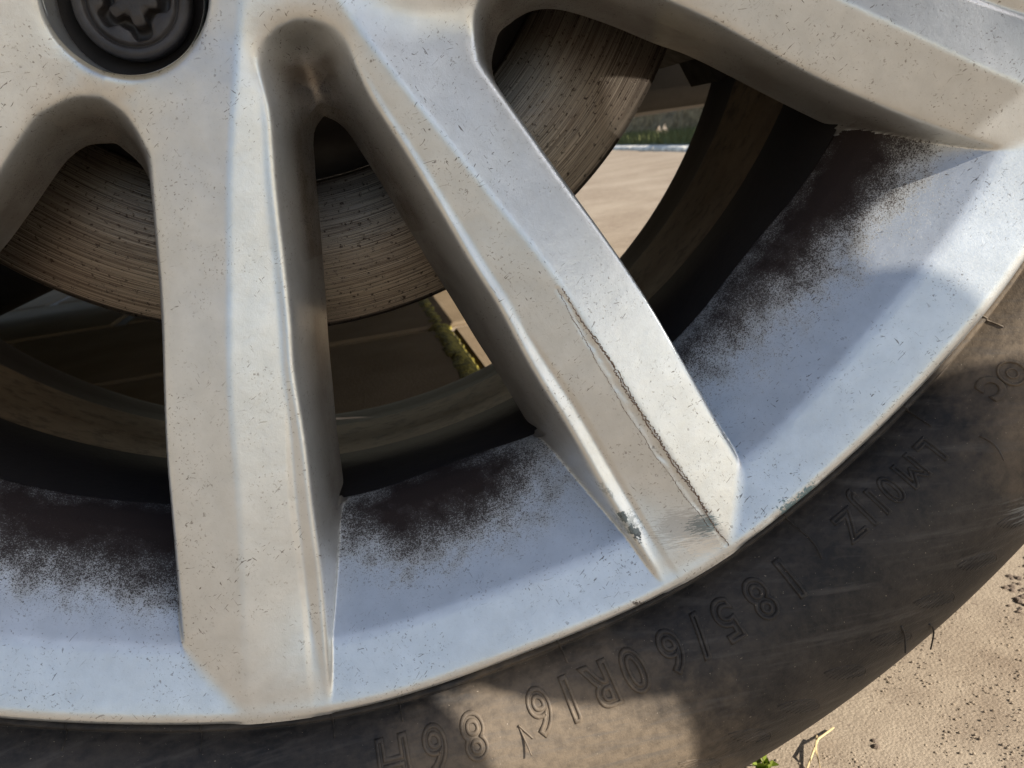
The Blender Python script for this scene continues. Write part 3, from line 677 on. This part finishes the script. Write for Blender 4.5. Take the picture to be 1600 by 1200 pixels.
# ---------------------------------------------------------------- car body round the wheel
PAINT = black_paint('car_underbody_paint', (.02,.018,.016), .55, 60)
CARP = Mat('car_body_paint', color=(.55,.55,.53), metal=.3, rough=.3, coat=1.).m
car = thing('parked_car', 'parked silver car standing over the wheel, only its dark underside seen', 'car', (0, .9, -.305))
XB = 520
V_, F_ = box((-1316, 1000, -50), (2*1684, 1480, 70), 0, 10); mesh('floor_pan', V_, F_, PAINT, car)
V_, F_ = box((-1450, 890, 640), (3900, 1700, 560), 0, 80); mesh('upper_body', V_, F_, CARP, car)
# side panel with an arched opening
def side(y0, y1):
    n_ = 48; A = [(345*math.sin(t), 40-0+(-345)*math.cos(t)*-1) for t in np.linspace(-math.pi/2, math.pi/2, n_)]
    V_ = []; 
    arch = [(a, 20+b*1.0) for a, b in [(345*math.sin(t), 345*math.cos(t)) for t in np.linspace(-math.pi/2-.25, math.pi/2+.25, n_)]]
    top = [(-2900+(XB+2900)*i/(n_-1), 620) for i in range(n_)]
    low = []
    for yy in (y0, y1):
        V_ += [(a, yy, b) for a, b in arch]+[(a, yy, b) for a, b in top]
    m_ = 2*n_; F_ = []
    for i in range(n_-1):
        F_ += [(i, i+1, n_+i+1, n_+i), (m_+i, m_+n_+i, m_+n_+i+1, m_+i+1), (i, m_+i, m_+i+1, i+1)]
    return V_, F_
V_, F_ = side(6, 30); mesh('side_panel', V_, F_, CARP, car, False)
V_, F_ = box((-1640, 30, -35), (2600, 40, 330), 0, 12); mesh('sill', V_, F_, CARP, car)
V_, F_ = box((-1620, 1735, -60), (2700, 40, 350), 0, 12); mesh('far_sill', V_, F_, PAINT, car)
V_, F_ = box((455, 885, 190), (150, 1690, 260), 0, 20); mesh('bumper', V_, F_, CARP, car)
Vv, Ff = lathe([(338,30),(340,120),(340,280),(250,300),(60,302)], 48, math.pi/2+.3, 3*math.pi/2-.3); mesh('wheel_arch_liner', Vv, Ff, DARKM, car)
# ---------------------------------------------------------------- ground
ZG = -.305
def ground_mat():
    m = Mat('sandy_asphalt'); a = m.noise(1500, 4, .7); b = m.noise(60, 5, .6); v = m.voro(800); c_ = m.noise(4, 4, .6)
    col = m.mix(m.map(b, .35, .65), (.255,.20,.145), (.345,.28,.205)); col = m.mix(m.map(a, .35, .62), m.mix(.5, col, (.13,.095,.065)), col)
    col = m.mix(m.math('MULTIPLY', m.map(v, .12, .05), m.map(m.noise(300, 1), .5, .55)), col, (.72,.64,.52))
    col = m.mix(m.map(m.noise(520, 2, .6), .66, .70), col, (.12,.085,.06)); col = m.mix(m.map(c_, .4, .7, 0, .3), col, (.52,.45,.35))
    m.set('color', col); m.set('rough', .9); m.set('spec', .2)
    m.set('normal', m.bump(m.math('ADD', m.math('MULTIPLY', a, .6), m.math('MULTIPLY', v, -.5)), .45, .0011)); return m.m
def slab_mat():
    m = Mat('concrete_slab'); a = m.noise(300, 5, .7); b = m.noise(9, 5, .6)
    col = m.mix(m.map(b, .3, .7), (.17,.125,.075), (.24,.18,.115)); col = m.mix(m.map(a, .35, .65), m.mix(.35, col, (.15,.13,.11)), col)
    m.set('color', col); m.set('rough', 1.); m.set('spec', .0); m.set('normal', m.bump(a, .6, .002)); return m.m
GM = ground_mat(); SM = slab_mat()
# one sheet with a finer middle part; hardly uneven
xs = np.concatenate([[-400,-60,-15,-5,-2,-1],np.linspace(-.6,1.4,90),[2,4,7,15,60,400]]); ys = np.concatenate([[-400,-60,-15,-5,-2,-1],np.linspace(-.6,.6,60),[1,2,3,5,9,20,60,400]])
XX, YY = np.meshgrid(xs, ys, indexing='ij'); rg = np.random.RandomState(2); fine = (abs(XX) < 1.4) & (abs(YY) < .6)
ZZ = ZG+np.where(fine, rg.uniform(-.0006, .0006, XX.shape), 0); i, j = np.meshgrid(np.arange(len(xs)-1), np.arange(len(ys)-1), indexing='ij'); m_ = len(ys)
Fg = np.stack([i*m_+j, (i+1)*m_+j, (i+1)*m_+j+1, i*m_+j+1], -1).reshape(-1, 4)
prop(mesh('ground', np.stack([XX,YY,ZZ], -1).reshape(-1, 3), Fg, GM, None, True, False), kind='structure')
# grit
rg = random.Random(4); parts = []
def pebble(x, y, s, rg):
    V_ = []; 
    for k, (zz, rr) in enumerate(((-.2,.8),(.25,1.),(.62,.55))):
        for a in range(6): an = a*math.pi/3+k*.4; V_.append((x+s*rr*math.cos(an)*rg.uniform(.75,1.2), y+s*rr*math.sin(an)*rg.uniform(.75,1.2), ZG+s*zz))
    V_.append((x, y, ZG+s*.75)); F_ = [(k*6+a, k*6+(a+1)%6, k*6+6+(a+1)%6, k*6+6+a) for k in range(2) for a in range(6)]+[(12+a, 12+(a+1)%6, 18) for a in range(6)]
    return V_, F_
for _ in range(11000): parts.append(pebble(rg.uniform(.07,.42), rg.uniform(-.06,.24), rg.choice([.0003,.0003,.0004,.0006]), rg))
V_, F_ = join(parts); prop(mesh('grit', V_, F_, GM, None, False, False), kind='stuff')
STM = black_paint('dark_gravel', (.10,.075,.055), .85, 300); parts = []
for _ in range(420):
    t = rg.random(); parts.append(pebble(.262+.085*t+rg.gauss(0,.006), .098+.03*t+rg.gauss(0,.009), rg.uniform(.0006,.002), rg))
for x, y, s in ((.156,.040,.0016),(.157,.043,.0012),(.125,.036,.0018),(.135,.033,.0016),(.139,.030,.0012),(.205,.020,.0012),(.2515,.082,.0015)): parts.append(pebble(x, y, s, rg))
V_, F_ = join(parts); prop(mesh('gravel', V_, F_, STM, None, False, False), kind='stuff')
# pale flat strip (worn kerb edge line) at the upper right of the ground
# paving slabs under the car
pav = thing('pavement', None, None, (0, 1, ZG)); pav['kind'] = 'structure'
del_keys = [k for k in ('label','category') if k in pav.keys()]
for k in del_keys: del pav[k]
SW = .5; base_ = None; rs = random.Random(9)
V_, F_ = box((0,0,0), (SW-.022, .478, .06), 0, .003); 
smesh = None
for r_ in range(5):
    off = [.0, .165, .0, .25, .0][r_]
    for c_ in range(-4, 4):
        x = .104+SW/2+c_*SW - off; y = .40+r_*.5+.25
        if x-SW/2 > .56 or x < -1.9 or (x > .2 and y > 1.05): continue
        if smesh is None: o = mesh('slab', V_, F_, SM, None, False, False); smesh = o.data
        else: o = bpy.data.objects.new('slab', smesh); link(o)
        o.parent = pav; o.location = (x, y-1, -.026+rs.uniform(0, .002)); o.rotation_euler = (rs.uniform(-.002,.002), rs.uniform(-.002,.002), rs.uniform(-.003,.003))
MOSS = Mat('moss_joint'); q = MOSS.noise(120, 4, .7)
MOSS.set('color', MOSS.mix(MOSS.map(q, .4, .6), (.10,.085,.02), (.34,.28,.04))); MOSS.set('rough', .95); MOSS.set('normal', MOSS.bump(q, 1, .004))
V_ = []; F_ = []; r2 = np.random.RandomState(3); nn = 240
for i in range(nn):
    y = .42+2.2*i/(nn-1)
    for k, (dx, h) in enumerate(((-.013,-.0),(-.006,.006),(0,.008),(.006,.006),(.013,-.0))): V_.append((.0985+dx*1.15+r2.uniform(-.0015,.0015), y, ZG+h+r2.uniform(-.002,.002)))
F_ = [(i*5+k, i*5+k+1, i*5+5+k+1, i*5+5+k) for i in range(nn-1) for k in range(4)]
prop(mesh('moss', V_, F_, MOSS.m, None, True, False), kind='stuff')
# far kerb, verge and dry bank
ANG = math.atan2(-2.27, -.285)     # direction of the kerb line
kd = np.array([-.285, -2.27]); kd /= np.linalg.norm(kd); kn = np.array([-kd[1], kd[0]])
if kn[0] < 0: kn = -kn
K0 = np.array([2.10, 5.6])
KM = black_paint('pale_kerb_stone', (.62,.58,.50), .85, 60)
kerb = thing('kerb', 'pale concrete kerb along the far edge of the sunlit lot', 'kerb', (K0[0], K0[1], ZG))
for i in range(-5, 12):
    p_ = K0+kd*(i*.9)*-1; o = mesh('kerb_stone', *box((p_[0]+kn[0]*.06, p_[1]+kn[1]*.06, ZG-.01), (.885, .12, .07), math.atan2(kd[1], kd[0]), .012), KM, kerb, False, False)
GRM = Mat('verge_grass'); q = GRM.noise(30, 4, .7); GRM.set('color', GRM.mix(q, (.05,.09,.02), (.22,.20,.08))); GRM.set('rough', .9)
parts = []; rr_ = random.Random(11)
for _ in range(9000):
    t = rr_.uniform(-4.5, 10); w_ = rr_.uniform(.12, .7); p_ = K0-kd*t+kn*w_; h = rr_.uniform(.03, .10); a = rr_.uniform(0, 6.28); dx, dy = math.cos(a)*.006, math.sin(a)*.006
    parts.append(([(p_[0]-dx,p_[1]-dy,ZG+.03),(p_[0]+dx,p_[1]+dy,ZG+.03),(p_[0]+rr_.uniform(-.03,.03),p_[1]+rr_.uniform(-.03,.03),ZG+.03+h)], [(0,1,2)]))
V_, F_ = join(parts); prop(mesh('grass', V_, F_, GRM.m, None, False, False), kind='stuff')
q0, q1 = K0-kd*-4.5, K0-kd*11; 
V_ = [(*(K0+kd*5+kn*.12), ZG+.028), (*(K0-kd*11+kn*.12), ZG+.028), (*(K0-kd*11+kn*.8), ZG+.03), (*(K0+kd*5+kn*.8), ZG+.03)]
prop(mesh('verge', V_, [(0,1,2,3)], GRM.m, None, False, False), kind='structure')
HM = Mat('dry_bank_earth'); q = HM.noise(14, 5, .7); q2 = HM.noise(3, 3, .6)
HM.set('color', HM.mix(HM.map(q, .35, .65), (.13,.085,.035), (.42,.30,.15))); HM.set('rough', .95); HM.set('normal', HM.bump(q, 1, .05))
V_ = []; nn, mm_ = 150, 14; r3 = np.random.RandomState(8)
for i in range(nn):
    t = -5+16*i/(nn-1)
    for k in range(mm_):
        u_ = k/(mm_-1); w_ = .75+.9*u_; h = .05+1.1*math.sin(u_*math.pi/2)+r3.uniform(-.05,.05)+.08*math.sin(t*2.3+k)
        p_ = K0-kd*t+kn*(w_+r3.uniform(-.04,.04)); V_.append((p_[0], p_[1], ZG+h))
F_ = [(i*mm_+k, (i+1)*mm_+k, (i+1)*mm_+k+1, i*mm_+k+1) for i in range(nn-1) for k in range(mm_-1)]
prop(mesh('bank', V_, F_, HM.m, None, True, False), kind='structure')
# an unseen wall added left of the camera to tint the spoke reflections warm
PL = Mat('plaster', rough=.9); q = PL.noise(3, 5, .6); PL.set('color', PL.mix(q, (.25,.225,.185), (.31,.28,.235))); PL.set('normal', PL.bump(PL.noise(30,3), .3, .01))
hs = thing('reflection_wall', 'sandy wall added out of frame for a warm reflection in the spokes', 'reflection_wall', (-3.6, -3.2, ZG))
# the wall faces the sun: it runs from the back left towards the camera's left
def wallbox(c, s, rz): return box((c[0], c[1], c[2]), s, rz, .02)
mesh('wall', *wallbox((-3.6, -3.2, ZG+1.35), (8.0, .25, 2.7), math.radians(90)), PL.m, hs, False, False)
# straw and weed by the tyre
STR = Mat('dry_straw', color=(.55,.42,.22), rough=.7).m; WD = Mat('weed_leaf', color=(.20,.26,.03), rough=.6).m
for pts in ([(.128,.036,ZG+.001),(.138,.046,ZG+.004),(.147,.052,ZG+.002)], [(.131,.030,ZG+.001),(.134,.040,ZG+.005),(.139,.049,ZG+.003)]):
    V_, F_ = tube(pts, .0004, 6); prop(mesh('straw', V_, F_, STR, None, True, False), 'dry straw lying on the sandy ground close to the tyre' if pts[0][0] < .13 else 'shorter dry straw lying beside the other straw near the tyre', 'straw')
wt_ = thing('weed', 'tiny yellow-green weed at the foot of the tyre', 'weed', (.113, .044, ZG))
rw = random.Random(6)
for i in range(11):
    a = rw.uniform(0, 6.28); L = rw.uniform(.004, .009); w_ = L*.3; h = rw.uniform(.002, .008); c, s = math.cos(a), math.sin(a); bx, by = .114+rw.uniform(-.004,.004), .044+rw.uniform(-.003,.003)
    P = [(0,0,0),(.5*L,w_,h),(L,0,h*1.1),(.5*L,-w_,h)]; mesh('leaf', [(bx+x*c-y*s, by+x*s+y*c, ZG+z+.001) for x, y, z in P], [(0,1,2),(0,2,3)], WD, wt_, False, False)
# ---------------------------------------------------------------- unseen slab added to shade the wheel, its outline cut to the shadow
CASTM = Mat('caster_grey'); q = CASTM.noise(40, 4, .6); CASTM.set('color', CASTM.mix(q, (.30,.32,.36), (.40,.42,.45))); CASTM.set('rough', .9); CASTM.set('normal', CASTM.bump(q, .6, .01))
OUT = [(9,-330),(12.3,-262),(14.9,-227),(16.1,-221.6),(19,-219),(28.8,-220.2),(29.3,-224),(33.4,-230),(40.5,-235),(47,-238),(62,-240),(63.7,-250),(64.3,-258),(70,-292),(140,-262),(190,-245),(240,-215),(252,-190),(215,-182),(190,-178),(179,-176),(173,-167),(167.6,-160.5),(160,-156.6),(166.6,-150),(168,-145),(166,-135),(163,-128),(160.5,-121),(164,-112),(172,-100),(186,-90),(196,-75),(198,-38),(196,60),(-112,60),(-120,-330)]
DS = 560.; OP = np.array(OUT); cen = np.array([40,-150.]); V_ = []; nO = len(OP)
for ds_, ins_ in ((-14,5),(-8,1.2),(0,0),(8,1.2),(14,5)):
    d = OP-cen; Q = OP-d/np.linalg.norm(d, axis=1)[:,None]*ins_
    V_ += [(q_[0]+SUN.x*(DS+ds_), SUN.y*(DS+ds_), q_[1]+SUN.z*(DS+ds_)) for q_ in Q]
F_ = [tuple(range(nO))]+[(i*nO+j, i*nO+(j+1)%nO, (i+1)*nO+(j+1)%nO, (i+1)*nO+j) for i in range(4) for j in range(nO)]+[tuple(range(5*nO-1, 4*nO-1, -1))]
pe = thing('shadow_caster', 'grey slab cut to the shadow outline, added out of frame to shade the wheel', 'shadow_caster', (.24, -.3, ZG))
mesh('caster_slab', V_, F_, CASTM.m, pe)
print('done', round(time.time()-T0, 1))
